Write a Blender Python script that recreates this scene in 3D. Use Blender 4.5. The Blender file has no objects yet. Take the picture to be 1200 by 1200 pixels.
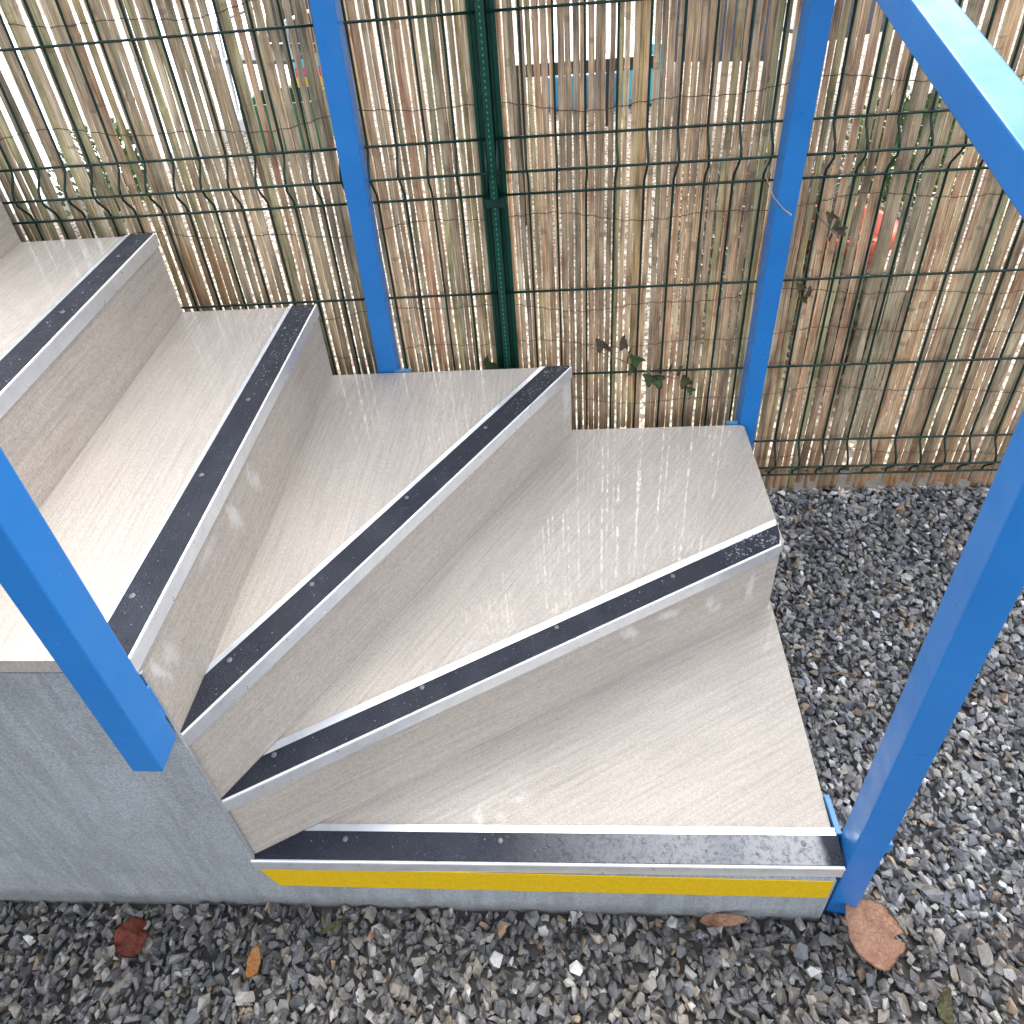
import bpy, bmesh, math, random
import numpy as np
from mathutils import Vector, Matrix
S = bpy.context.scene
R = math.radians
random.seed(7)
rng = np.random.default_rng(11)

# ------------------------------------------------------------------ camera
cd = bpy.data.cameras.new('camera'); cam = bpy.data.objects.new('camera', cd); S.collection.objects.link(cam)
S.camera = cam
right = Vector((0.99549596, 0.04773374, -0.08191025)); up = Vector((0.04365167, 0.53617295, 0.84297871)); fwd = Vector((-0.08415659, 0.84275741, -0.53167435))
m = Matrix((right, up, -fwd)).transposed().to_4x4()
m.translation = Vector((0.46095, -0.41583, 1.35861))
cam.matrix_world = m
cd.sensor_fit = 'HORIZONTAL'; cd.sensor_width = 36; cd.lens = 36 * 819.6775 / 1200
cd.shift_x = 33.4578 / 1200; cd.shift_y = -238.822 / 1200
cd.clip_start = 0.02; cd.clip_end = 200

# ------------------------------------------------------------------ overcast daylight
w = bpy.data.worlds.new('World'); S.world = w; w.use_nodes = True
nt = w.node_tree; nt.nodes.clear()
sky = nt.nodes.new('ShaderNodeTexSky'); sky.sky_type = 'NISHITA'; sky.sun_disc = False
SUN_EL, SUN_AZ = R(56), R(10)
sky.sun_elevation = SUN_EL; sky.sun_rotation = SUN_AZ
sky.air_density = 1.0; sky.dust_density = 3.5; sky.ozone_density = 1.5
hs = nt.nodes.new('ShaderNodeHueSaturation'); hs.inputs['Saturation'].default_value = 0.30
bg = nt.nodes.new('ShaderNodeBackground'); bg.inputs[1].default_value = 0.15
wo = nt.nodes.new('ShaderNodeOutputWorld')
nt.links.new(sky.outputs[0], hs.inputs['Color']); nt.links.new(hs.outputs[0], bg.inputs[0]); nt.links.new(bg.outputs[0], wo.inputs[0])
sl = bpy.data.lights.new('sun', 'SUN'); sl.energy = 0.5; sl.angle = R(58); sl.color = (1, 0.97, 0.93)
so = bpy.data.objects.new('sun', sl); S.collection.objects.link(so)
sd = Vector((math.sin(SUN_AZ) * math.cos(SUN_EL), math.cos(SUN_AZ) * math.cos(SUN_EL), math.sin(SUN_EL)))
so.rotation_euler = sd.to_track_quat('Z', 'Y').to_euler(); so.location = sd * 20
S.view_settings.view_transform = 'Standard'; S.view_settings.look = 'None'
S.view_settings.exposure = 2.1; S.view_settings.gamma = 1
S.render.engine = 'CYCLES'

# ------------------------------------------------------------------ node helpers
class M:
    def __init__(s, name, base=(.5, .5, .5), rough=.6, metal=0.0, spec=.5):
        s.m = bpy.data.materials.new(name); s.m.use_nodes = True; s.t = s.m.node_tree
        s.b = s.t.nodes['Principled BSDF']; s.tc = None
        s.b.inputs['Base Color'].default_value = (*base, 1); s.b.inputs['Roughness'].default_value = rough
        s.b.inputs['Metallic'].default_value = metal; s.b.inputs['Specular IOR Level'].default_value = spec
    def n(s, typ, **k):
        nd = s.t.nodes.new('ShaderNode' + typ)
        for a, v in k.items(): setattr(nd, a, v)
        return nd
    def link(s, a, b): s.t.links.new(a, b); return b
    def co(s, scale=(1, 1, 1), kind='Object', loc=(0, 0, 0), rot=(0, 0, 0)):
        if not s.tc: s.tc = s.n('TexCoord')
        mp = s.n('Mapping'); mp.inputs['Scale'].default_value = scale; mp.inputs['Location'].default_value = loc; mp.inputs['Rotation'].default_value = rot
        s.link(s.tc.outputs[kind], mp.inputs[0]); return mp.outputs[0]
    def noise(s, vec, scale, detail=4, rough=.55, dist=0):
        nd = s.n('TexNoise'); s.link(vec, nd.inputs['Vector']); nd.inputs['Scale'].default_value = scale
        nd.inputs['Detail'].default_value = detail; nd.inputs['Roughness'].default_value = rough; nd.inputs['Distortion'].default_value = dist
        return nd.outputs[0]
    def voro(s, vec, scale, feature='F1', out='Distance', rnd=1):
        nd = s.n('TexVoronoi', feature=feature); s.link(vec, nd.inputs['Vector']); nd.inputs['Scale'].default_value = scale
        nd.inputs['Randomness'].default_value = rnd
        return nd.outputs[out]
    def ramp(s, fac, *stops):
        nd = s.n('ValToRGB'); s.link(fac, nd.inputs[0]); e = nd.color_ramp.elements
        while len(e) < len(stops): e.new(.5)
        for i, (p, c) in enumerate(stops):
            e[i].position = p; e[i].color = (c, c, c, 1) if isinstance(c, (int, float)) else (*c, 1)
        return nd.outputs[0]
    def mix(s, fac, a, b, mode='MIX'):
        nd = s.n('Mix', data_type='RGBA', blend_type=mode)
        for sock, v in ((nd.inputs[0], fac), (nd.inputs[6], a), (nd.inputs[7], b)):
            if isinstance(v, (int, float)): sock.default_value = v if sock == nd.inputs[0] else (v, v, v, 1)
            elif isinstance(v, tuple): sock.default_value = (*v, 1)
            else: s.link(v, sock)
        return nd.outputs[2]
    def math(s, op, a, b=0, clamp=False):
        nd = s.n('Math', operation=op, use_clamp=clamp)
        for i, v in enumerate((a, b)):
            if isinstance(v, (int, float)): nd.inputs[i].default_value = v
            else: s.link(v, nd.inputs[i])
        return nd.outputs[0]
    def bump(s, h, dist=.001, strength=1, prev=None):
        nd = s.n('Bump'); nd.inputs['Distance'].default_value = dist; nd.inputs['Strength'].default_value = strength
        s.link(h, nd.inputs['Height'])
        if prev: s.link(prev, nd.inputs['Normal'])
        s.link(nd.outputs[0], s.b.inputs['Normal']); return nd.outputs[0]
    def set(s, name, sock): s.link(sock, s.b.inputs[name])

# ------------------------------------------------------------------ mesh helpers
def link(o, parent=None):
    S.collection.objects.link(o)
    if parent: o.parent = parent
    return o
def obj(name, bm, mat, parent=None, smooth=False, **props):
    me = bpy.data.meshes.new(name); bmesh.ops.recalc_face_normals(bm, faces=bm.faces[:]); bm.to_mesh(me); bm.free()
    if mat: me.materials.append(mat.m if isinstance(mat, M) else mat)
    if smooth:
        for p in me.polygons: p.use_smooth = True
    o = bpy.data.objects.new(name, me); link(o, parent)
    for k, v in props.items(): o[k] = v
    return o
def thing(name, label, cat, loc=(0, 0, 0), group=None):
    o = bpy.data.objects.new(name, None); link(o); o.location = loc; o['label'] = label; o['category'] = cat
    if group: o['group'] = group
    return o
def tag(o, label, cat, group=None):
    o['label'] = label; o['category'] = cat
    if group: o['group'] = group
    return o
def box(bm, x0, x1, y0, y1, z0, z1, bev=0):
    r = bmesh.ops.create_cube(bm, size=1); vs = r['verts']
    bmesh.ops.scale(bm, vec=(x1 - x0, y1 - y0, z1 - z0), verts=vs)
    bmesh.ops.translate(bm, vec=((x0 + x1) / 2, (y0 + y1) / 2, (z0 + z1) / 2), verts=vs)
    if bev:
        es = list({e for v in vs for e in v.link_edges})
        bmesh.ops.bevel(bm, geom=es, offset=bev, segments=2, affect='EDGES', profile=.6)
    return bm
def prism(bm, poly, z0, z1):
    a = [bm.verts.new((x, y, z0)) for x, y in poly]; b = [bm.verts.new((x, y, z1)) for x, y in poly]
    n = len(poly); bm.faces.new(a[::-1]); bm.faces.new(b)
    for i in range(n): bm.faces.new((a[i], a[(i + 1) % n], b[(i + 1) % n], b[i]))
    return bm
def tube(bm, pts, r, seg=6, cap=True):
    pts = [Vector(p) for p in pts]; rings = []
    for i, p in enumerate(pts):
        d = (pts[min(i + 1, len(pts) - 1)] - pts[max(i - 1, 0)]).normalized()
        u = d.orthogonal().normalized() if abs(d.z) < .9 and abs(d.x) < .9 else (Vector((0, 1, 0)) - d * d.y).normalized()
        v = d.cross(u); rr = r[i] if isinstance(r, (list, tuple)) else r
        rings.append([bm.verts.new(p + rr * (math.cos(a) * u + math.sin(a) * v)) for a in [2 * math.pi * k / seg for k in range(seg)]])
    for a, b in zip(rings, rings[1:]):
        for k in range(seg): bm.faces.new((a[k], a[(k + 1) % seg], b[(k + 1) % seg], b[k]))
    if cap: bm.faces.new(rings[0][::-1]); bm.faces.new(rings[-1])
    return bm
def clip(poly, p, d, side=1):                       # keep the part of poly on the left (side=1) of the line p + t d
    def f(q): return side * (d[0] * (q[1] - p[1]) - d[1] * (q[0] - p[0]))
    out = []
    for i in range(len(poly)):
        a, b = poly[i], poly[(i + 1) % len(poly)]; fa, fb = f(a), f(b)
        if fa >= 0: out.append(a)
        if (fa > 0 > fb) or (fa < 0 < fb):
            t = fa / (fa - fb); out.append((a[0] + t * (b[0] - a[0]), a[1] + t * (b[1] - a[1])))
    return out
def localised(name, build, mat, parent, ang, origin, **props):
    """mesh built in world coordinates, then stored in a frame turned by ang at origin, so that grain runs along local x"""
    bm = bmesh.new(); build(bm)
    T = Matrix.Translation(origin) @ Matrix.Rotation(ang, 4, 'Z')
    bmesh.ops.transform(bm, matrix=T.inverted(), verts=bm.verts[:])
    o = obj(name, bm, mat, parent, **props); o.matrix_local = T
    return o

# ------------------------------------------------------------------ materials
def concrete_mat(name, base, seed, wetness=.5, stains_sheen=(), streak=1.0, warm=0.0):
    m = M(name, base, .6)
    v = m.co((1, 1, 1), loc=(seed * 3.1, seed, 0)); g = m.co((7, 190, 190), loc=(seed, seed * 2.3, 0)); raw = m.co()
    mott = m.noise(v, 5, 5, .6); broom = m.noise(g, 1, 4, .65, .1); fine = m.noise(v, 420, 2)
    wide = m.noise(m.co((1.6, 14, 14), loc=(seed, 0, 0)), 1, 4, .6)
    c = m.mix(m.ramp(mott, (.3, 0.0), (.72, 1.0)), tuple(x * .93 for x in base), tuple(min(1, x * 1.05) for x in base))
    c = m.mix(.34 * streak, c, m.ramp(broom, (.28, .25), (.5, .5), (.75, .70)), 'OVERLAY')
    c = m.mix(.18 * streak, c, m.ramp(wide, (.3, .36), (.7, .62)), 'OVERLAY')
    c = m.mix(.30, c, m.ramp(fine, (.3, .25), (.7, .75)), 'OVERLAY')
    c = m.mix(.22, c, m.ramp(m.noise(v, 150, 3, .7), (.3, .3), (.7, .7)), 'OVERLAY')
    pit = m.voro(v, 95); pits = m.ramp(pit, (.035, 1.0), (.06, 0.0)); keep = m.ramp(m.noise(v, 37, 1), (.60, 0.0), (.66, 1.0))
    pk = m.math('MULTIPLY', pits, keep)
    c = m.mix(m.math('MULTIPLY', pk, .55), c, tuple(x * .35 for x in base))
    for (sx, sz, rx, rz, rot, amt) in stains_sheen:       # pale smears of limescale and mortar, plus one riser's painted sheen
        mp = m.co((1, 1, 1), loc=(-sx, 0, -sz)); mr = m.n('Mapping'); m.link(mp, mr.inputs[0]); mr.inputs['Rotation'].default_value = (0, rot, 0)
        ms = m.n('Mapping'); m.link(mr.outputs[0], ms.inputs[0]); ms.inputs['Scale'].default_value = (1 / rx * .68, 0, 1 / rz * .68)
        ln = m.n('VectorMath', operation='LENGTH'); m.link(ms.outputs[0], ln.inputs[0])
        d = m.math('ADD', ln.outputs['Value'], m.math('MULTIPLY', m.math('SUBTRACT', m.noise(m.co((95, 95, 38), loc=(seed, 0, 0)), 1, 5, .75, .8), .22), 2.6))
        c = m.mix(m.math('MULTIPLY', m.ramp(m.math('MULTIPLY', d, .5), (.50, 1.0), (.80, 0.0)), amt * .85), c, (.66, .65, .63))
    m.set('Base Color', c)
    wn = m.noise(m.co((3.2, 3.2, 3.2), loc=(seed * 1.7, seed * .6, 0)), 1, 5, .62, .4)
    wet = m.ramp(wn, (.60 - .22 * wetness, 0.0), (.66 - .16 * wetness, 1.0))
    film = m.ramp(m.noise(v, 55, 4, .7), (.40, 0.0), (.62, 1.0))
    wet2 = m.math('MULTIPLY', wet, film)
    m.set('Roughness', m.ramp(wet2, (0, .78), (1, .30)))
    m.b.inputs['Coat IOR'].default_value = 1.48
    m.set('Coat Weight', m.math('MULTIPLY', wet2, .52)); m.b.inputs['Coat Roughness'].default_value = .035
    h = m.math('ADD', m.math('MULTIPLY', broom, .6 * streak), m.math('MULTIPLY', fine, .4)); h = m.math('SUBTRACT', h, m.math('MULTIPLY', pk, .9))
    h = m.math('ADD', h, m.math('MULTIPLY', m.noise(v, 26, 3), .5))
    m.bump(h, .0011, .55)
    return m
TREAD = (.400, .362, .318)
RISER = (.425, .373, .322)
alu = M('brushed_aluminium', (.80, .81, .83), .30, .65)
v = alu.co(); n_ = alu.noise(v, 40, 3); alu.set('Roughness', alu.ramp(n_, (.3, .24), (.7, .42)))
alu.set('Base Color', alu.mix(alu.ramp(alu.noise(alu.co(), 30, 5, .7), (.45, 0.0), (.7, 1.0)), (.82, .83, .85), (.72, .73, .76)))
alu.bump(alu.noise(alu.co(), 400, 2), .0002, .25)
white_band = M('pale_aluminium_edge', (.80, .82, .85), .32, .55)
white_band.set('Base Color', white_band.mix(white_band.ramp(white_band.noise(white_band.co(), 60, 4), (.5, 0.0), (.8, 1.0)), (.60, .64, .69), (.46, .50, .55)))
def grit_mat(seed, wet_sheen_spans=()):
    m = M('anti_slip_grit', (.022, .025, .034), .5)
    v = m.co(loc=(seed, seed * 2, 0)); f = m.noise(v, 750, 3, .6); sp = m.voro(v, 420)
    dust = m.noise(m.co((3, 3, 3), loc=(seed * 2, 0, 0)), 5, 5, .7)
    spk = m.math('MULTIPLY', m.ramp(sp, (.13, 1.0), (.22, 0.0)), m.ramp(m.noise(v, 40, 4, .75), (.46, 0.0), (.66, 1.0)))
    c = m.mix(m.ramp(f, (.35, 0.0), (.75, 1.0)), (.0035, .0055, .0115), (.015, .021, .040))
    c = m.mix(m.math('MULTIPLY', m.ramp(dust, (.45, 0.0), (.8, 1.0)), .30), c, (.05, .06, .08))
    c = m.mix(m.math('MULTIPLY', spk, .7), c, (.22, .25, .30)); m.b.inputs['Specular IOR Level'].default_value = .32
    rough = m.ramp(m.noise(m.co((2, 2, 2), loc=(seed, 0, 0)), 9, 4), (.3, .30), (.7, .58))
    bs = .9
    for (a, b) in wet_sheen_spans:                        # wet film on the lowest strip, its sky sheen painted into the colour
        sx = m.n('SeparateXYZ'); m.link(m.co(), sx.inputs[0])
        xx = m.math('ADD', sx.outputs[0], m.math('MULTIPLY', m.math('SUBTRACT', m.noise(m.co(), 90, 3), .5), .012))
        w1 = m.math('MULTIPLY', m.ramp(m.math('MULTIPLY', m.math('SUBTRACT', xx, a), 1 / (b - a) * .98), (.0, 0.0), (.55, .65), (.96, 1.0), (.985, 0.0)), m.ramp(m.noise(m.co(), 160, 4, .8), (.30, .15), (.52, 1.0)))
        m.set('Coat Weight', w1); m.b.inputs['Coat Roughness'].default_value = .16; m.b.inputs['Coat IOR'].default_value = 1.5
        c = m.mix(m.math('MULTIPLY', w1, .75), c, (.12, .14, .175))
    m.set('Base Color', c); m.set('Roughness', rough)
    m.bump(m.math('ADD', f, m.math('MULTIPLY', m.voro(v, 300), .6)), .0012, .8)
    return m
screw = M('screw_head_metal', (.13, .135, .15), .55, .3)
yellow = M('yellow_marking_paint', (.68, .43, .005), .6, 0.0, .2)
yellow.set('Base Color', yellow.mix(yellow.ramp(yellow.noise(yellow.co(), 260, 4, .7), (.3, 0.0), (.75, 1.0)), (.56, .34, .004), (.74, .50, .012)))
yellow.bump(yellow.noise(yellow.co(), 500, 2), .0006, .6)
def cement_mat(name, base, drips=True):
    m = M(name, base, .62); v = m.co()
    c = m.mix(m.ramp(m.noise(v, 4.5, 6, .65, .4), (.32, 0.0), (.70, 1.0)), tuple(x * .88 for x in base), tuple(x * 1.12 for x in base))
    c = m.mix(.7, c, m.ramp(m.noise(v, 300, 4, .8), (.3, .2), (.7, .8)), 'OVERLAY')
    if drips:
        d = m.noise(m.co((34, 34, 3)), 1, 4, .6, .8); c = m.mix(m.math('MULTIPLY', m.ramp(d, (.50, 0.0), (.58, 1.0)), .22), c, (.14, .145, .14))
        e = m.noise(m.co((10, 10, 4), loc=(4, 0, 2)), 1, 5, .7, 1.2); c = m.mix(m.math('MULTIPLY', m.ramp(e, (.60, 0.0), (.72, 1.0)), .38), c, (.42, .44, .45))
    sz = m.n('SeparateXYZ'); m.link(v, sz.inputs[0])                                                      # splash dirt along the gravel
    lw = m.math('ADD', sz.outputs[2], m.math('MULTIPLY', m.noise(m.co((1, 1, .5)), 38, 5, .7), .055))
    c = m.mix(m.math('MULTIPLY', m.ramp(lw, (.028, 1.0), (.058, 0.0)), .5), c, (.12, .11, .095))
    m.set('Base Color', c); m.bump(m.math('ADD', m.noise(v, 330, 3, .7), m.math('MULTIPLY', m.noise(v, 22, 3), .8)), .0014, .7)
    m.set('Roughness', m.ramp(m.noise(v, 12, 3), (.3, .45), (.7, .75)))
    return m
cement = cement_mat('grey_cement_render', (.305, .323, .335))
blue = M('blue_painted_steel', (.018, .15, .50), .36)
v = blue.co()
b1 = blue.mix(blue.ramp(blue.noise(v, 6, 4), (.3, 0.0), (.7, 1.0)), (.014, .155, .46), (.019, .185, .52))
b1 = blue.mix(blue.math('MULTIPLY', blue.ramp(blue.noise(blue.co((9, 9, 2.2)), 3, 5, .7, .6), (.55, 0.0), (.74, 1.0)), .22), b1, (.06, .17, .32)); blue.b.inputs['Specular IOR Level'].default_value = .38
spots = blue.math('MULTIPLY', blue.ramp(blue.voro(v, 120), (.07, 1.0), (.11, 0.0)), blue.ramp(blue.noise(v, 14, 3), (.55, 0.0), (.62, 1.0)))
blue.set('Base Color', blue.mix(blue.math('MULTIPLY', spots, .6), b1, (.45, .55, .7)))
blue.set('Roughness', blue.ramp(blue.noise(v, 25, 4), (.3, .26), (.7, .46))); blue.bump(blue.noise(v, 260, 2), .0002, .2)
green = M('green_coated_wire', (.006, .052, .036), .34)
green.set('Base Color', green.mix(green.ramp(green.noise(green.co(), 45, 4, .7), (.45, 0.0), (.8, 1.0)), (.002, .022, .016), (.012, .055, .040))); green.b.inputs['Specular IOR Level'].default_value = .35
green2 = M('green_coated_post', (.004, .062, .036), .38)
green2.set('Base Color', green2.mix(green2.ramp(green2.noise(green2.co(), 60, 5, .7), (.4, 0.0), (.8, 1.0)), (.002, .045, .028), (.006, .068, .044))); green2.b.inputs['Specular IOR Level'].default_value = .3
notch_m = M('pale_punched_edge', (.10, .26, .20), .4)
rust = M('rusty_binding_wire', (.075, .045, .035), .6, .4)
# reed canes: tint and darkness differ from cane to cane
def cane_mat(name, cols, algae):
    m = M(name, (.3, .2, .13), .62)
    oi = m.n('ObjectInfo'); rnd = oi.outputs['Random']
    tone = m.n('ValToRGB'); m.link(rnd, tone.inputs[0]); e = tone.color_ramp.elements; tone.color_ramp.interpolation = 'CONSTANT'
    while len(e) < len(cols): e.new(.5)
    for i, (p, c) in enumerate(cols): e[i].position = p; e[i].color = (*c, 1)
    off = m.n('CombineXYZ'); m.link(m.math('MULTIPLY', rnd, 37), off.inputs[0]); m.link(m.math('MULTIPLY', rnd, 91), off.inputs[2])
    def cc(scale):
        va = m.n('VectorMath', operation='ADD'); m.link(m.co(scale), va.inputs[0]); m.link(off.outputs[0], va.inputs[1]); return va.outputs[0]
    c = tone.outputs[0]
    grain = m.noise(cc((520, 520, 9)), 1, 4, .6); blot = m.noise(cc((30, 30, 6)), 1, 5, .65); wid = m.noise(cc((5, 5, 3)), 1, 3)
    c = m.mix(.95, c, m.ramp(grain, (.30, .22), (.5, .5), (.70, .76)), 'OVERLAY')
    c = m.mix(.85, c, m.ramp(blot, (.33, .15), (.67, .78)), 'OVERLAY')
    c = m.mix(m.math('MULTIPLY', m.ramp(wid, (.50, 0.0), (.68, 1.0)), algae), c, (.19, .18, .08))      # green algae
    c = m.mix(m.math('MULTIPLY', m.ramp(m.noise(cc((40, 40, 5)), 1.7, 4, .7), (.60, 0.0), (.72, 1.0)), .65), c, (.07, .048, .035))  # dark weathering
    sx = m.n('SeparateXYZ'); m.link(m.co(), sx.inputs[0])                                               # orange foot where the canes stay wet
    low = m.math('ADD', sx.outputs[2], m.math('MULTIPLY', m.noise(cc((20, 20, 4)), 1, 2), .25))
    c = m.mix(m.math('MULTIPLY', m.ramp(low, (.17, 1.0), (.40, 0.0)), .6), c, (.22, .10, .035))
    knot = m.noise(cc((6, 6, 26)), 1, 2, .4)                                                              # darker rings at the joints of the cane
    c = m.mix(m.math('MULTIPLY', m.ramp(knot, (.66, 0.0), (.70, 1.0), (.74, .3)), .5), c, (.13, .085, .055))
    ex = m.math('MULTIPLY', m.math('ADD', sx.outputs[0], .215), 17); ez = m.math('MULTIPLY', m.math('SUBTRACT', sx.outputs[2], .68), 8)
    el = m.math('ADD', m.math('ADD', m.math('MULTIPLY', ex, ex), m.math('MULTIPLY', ez, ez)), m.math('MULTIPLY', m.noise(cc((40, 40, 12)), 1, 4, .7), 1.2))
    c = m.mix(m.math('MULTIPLY', m.ramp(m.math('MULTIPLY', el, .4), (.45, 1.0), (.75, 0.0)), .6), c, (.26, .125, .05))   # rusty brown patch low on the left
    m.set('Base Color', c); m.bump(m.math('ADD', grain, blot), .0012, .7)
    m.set('Roughness', m.ramp(blot, (.3, .42), (.7, .75)))
    return m
cane_tan = cane_mat('split_reed_cane_tan', [(0, (0.517, 0.350, 0.213)), (.12, (0.585, 0.394, 0.234)), (.24, (0.408, 0.294, 0.188)), (.36, (0.601, 0.425, 0.251)), (.50, (0.475, 0.338, 0.216)), (.62, (0.410, 0.322, 0.165)), (.74, (0.550, 0.364, 0.222)), (.86, (0.362, 0.256, 0.162)), (.93, (0.525, 0.410, 0.264))], .15)
cane_grey = cane_mat('split_reed_cane_grey', [(0, (0.427, 0.333, 0.222)), (.15, (0.498, 0.391, 0.260)), (.3, (0.359, 0.297, 0.193)), (.45, (0.407, 0.352, 0.194)), (.6, (0.319, 0.248, 0.164)), (.75, (0.462, 0.358, 0.239)), (.88, (0.557, 0.437, 0.290))], .42)
# stones: each stone's own tone comes from a vertex colour
def stone_mat():
    m = M('crushed_slate_stone', (.1, .1, .1), .5); at = m.n('VertexColor', layer_name='tone'); v = m.co()
    c = at.outputs[0]
    c = m.mix(.6, c, m.ramp(m.noise(v, 130, 5, .7), (.25, .22), (.75, .78)), 'OVERLAY')
    c = m.mix(.35, c, m.ramp(m.noise(v, 600, 2, .7), (.25, .22), (.75, .78)), 'OVERLAY')
    vein = m.ramp(m.math('ABSOLUTE', m.math('SUBTRACT', m.noise(m.co((1, 1.6, 1)), 62, 4, .6, 1.5), .5)), (.0, 1.0), (.022, 0.0))
    c = m.mix(m.math('MULTIPLY', m.math('MULTIPLY', vein, m.ramp(m.noise(v, 28, 2), (.52, 0.0), (.62, 1.0))), .5), c, (.5, .52, .55))
    m.set('Base Color', c); m.set('Roughness', m.ramp(m.noise(v, 18, 3), (.35, .28), (.62, .60)))
    m.bump(m.noise(v, 240, 4, .7), .0012, .8); return m
stone = stone_mat()
def flat(name, col, rough=.5, var=.15, sc=30, metal=0):
    m = M(name, col, rough, metal); nse = m.noise(m.co(), sc, 4, .6)
    m.set('Base Color', m.mix(m.ramp(nse, (.3, 0.0), (.7, 1.0)), tuple(x * (1 - var) for x in col), tuple(min(1, x * (1 + var)) for x in col)))
    m.bump(m.noise(m.co(), sc * 6, 3), .0006, .4); return m

# ------------------------------------------------------------------ ground
soil = flat('dark_wet_soil', (.035, .032, .03), .8, .4, 60)
bm = bmesh.new(); N = 40
def gz(x, y):                                        # gravel bed: rises gently to the fence, a touch lower in front of the side wall
    return .055 * min(max(y, 0), .9) / .8 - .012 * min(max(-x, 0), .5) / .25 * (1 if y < .1 else 0)
xs = [-40, -8] + [-3 + i * .25 for i in range(29)] + [8, 40]; ys = [-40, -6] + [-1 + i * .15 for i in range(14)] + [1.2, 8, 40]
grid = [[bm.verts.new((x, y, gz(x, y) - .016)) for x in xs] for y in ys]
for j in range(len(ys) - 1):
    for i in range(len(xs) - 1): bm.faces.new((grid[j][i], grid[j][i + 1], grid[j + 1][i + 1], grid[j + 1][i]))
o = obj('ground', bm, soil); o['kind'] = 'structure'
pale = M('pale_limestone_gravel', (.6, .56, .5), .85)
v = pale.co(); cellc = pale.voro(v, 52, out='Color'); dist = pale.voro(v, 52)
sep = pale.n('SeparateColor'); pale.link(cellc, sep.inputs[0])
c = pale.ramp(sep.outputs[0], (.0, (0.136, 0.105, 0.074)), (.15, (0.273, 0.229, 0.174)), (.4, (0.372, 0.329, 0.267)), (.75, (0.422, 0.384, 0.329)), (1, (0.484, 0.465, 0.422)))
c = pale.mix(pale.ramp(dist, (.46, 0.0), (.66, 1.0)), c, (.12, .09, .065))
pale.set('Base Color', c); pale.bump(pale.math('SUBTRACT', 1, dist), .006, .5)
bm = bmesh.new(); prism(bm, [(-30, .86), (30, .86), (30, 40), (-30, 40)], -.05, .05)
o = obj('pale_gravel_yard', bm, pale); o['kind'] = 'structure'

# ------------------------------------------------------------------ gravel stones
def base_shapes(k):
    out = []
    for i in range(k):
        bm = bmesh.new(); ax = Vector((1, random.uniform(.62, .95), random.uniform(.42, .72)))
        n = random.randint(9, 12)
        for j in range(n):
            d = Vector((random.gauss(0, 1), random.gauss(0, 1), random.gauss(0, 1))).normalized()
            q = Vector((math.copysign(abs(d.x) ** .8, d.x), math.copysign(abs(d.y) ** .8, d.y), math.copysign(abs(d.z) ** .8, d.z)))
            bm.verts.new(Vector((q.x * ax.x, q.y * ax.y, q.z * ax.z)) * random.uniform(.85, 1.05))
        r = bmesh.ops.convex_hull(bm, input=bm.verts[:])
        bmesh.ops.delete(bm, geom=[v for v in bm.verts if not v.link_faces], context='VERTS')
        bmesh.ops.triangulate(bm, faces=bm.faces[:]); bm.verts.ensure_lookup_table(); bm.verts.index_update()
        out.append((np.array([v.co[:] for v in bm.verts]), np.array([[v.index for v in f.verts] for f in bm.faces]))); bm.free()
    return out
SH = base_shapes(26)
def tones(n, paler=0.0):
    t = rng.random(n); c = np.zeros((n, 3))
    for i in range(n):
        q = t[i]; k = rng.random() * .6 + .7
        if q < .36: b = (.088, .092, .100)
        elif q < .62: b = (.152, .151, .153)
        elif q < .83: b = (.20, .185, .165)
        elif q < .93: b = (.32, .32, .32)
        elif q < .965: b = (.22, .17, .125)
        elif q < .985: b = (.42, .42, .41)
        else: b = (.10, .112, .13)
        c[i] = np.array(b) * k
    return c
def rand_rot(n, tilt=1.0):
    q = rng.normal(size=(n, 4)); q[:, 1:3] *= tilt; q /= np.linalg.norm(q, axis=1)[:, None]
    a, b, c, d = q.T
    return np.stack([np.stack([1 - 2 * (c * c + d * d), 2 * (b * c - a * d), 2 * (b * d + a * c)], -1),
                     np.stack([2 * (b * c + a * d), 1 - 2 * (b * b + d * d), 2 * (c * d - a * b)], -1),
                     np.stack([2 * (b * d - a * c), 2 * (c * d + a * b), 1 - 2 * (b * b + c * c)], -1)], 1)
def stones(name, P, size, col, mat, tilt=.8, **props):
    n = len(P); Rm = rand_rot(n, tilt); which = rng.integers(0, len(SH), n)
    V, F, C = [], [], []; off = 0
    for s, (bv, bf) in enumerate(SH):
        idx = np.where(which == s)[0]
        if not len(idx): continue
        vv = np.einsum('nij,kj->nki', Rm[idx], bv) * size[idx][:, None, None] + P[idx][:, None, :]
        ff = bf[None] + (np.arange(len(idx)) * len(bv))[:, None, None] + off
        V.append(vv.reshape(-1, 3)); F.append(ff.reshape(-1, 3)); C.append(np.repeat(col[idx], len(bv), 0)); off += len(idx) * len(bv)
    V, F, C = np.concatenate(V), np.concatenate(F), np.concatenate(C)
    me = bpy.data.meshes.new(name); me.vertices.add(len(V)); me.loops.add(F.size); me.polygons.add(len(F))
    me.vertices.foreach_set('co', V.astype(np.float32).ravel()); me.loops.foreach_set('vertex_index', F.astype(np.int32).ravel())
    me.polygons.foreach_set('loop_start', np.arange(0, F.size, 3, dtype=np.int32)); me.update(calc_edges=True); me.shade_flat()
    at = me.color_attributes.new('tone', 'FLOAT_COLOR', 'POINT'); at.data.foreach_set('color', np.c_[C, np.ones(len(C))].astype(np.float32).ravel())
    me.materials.append(mat.m); o = bpy.data.objects.new(name, me); link(o)
    for k, v in props.items(): o[k] = v
    return o
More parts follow.
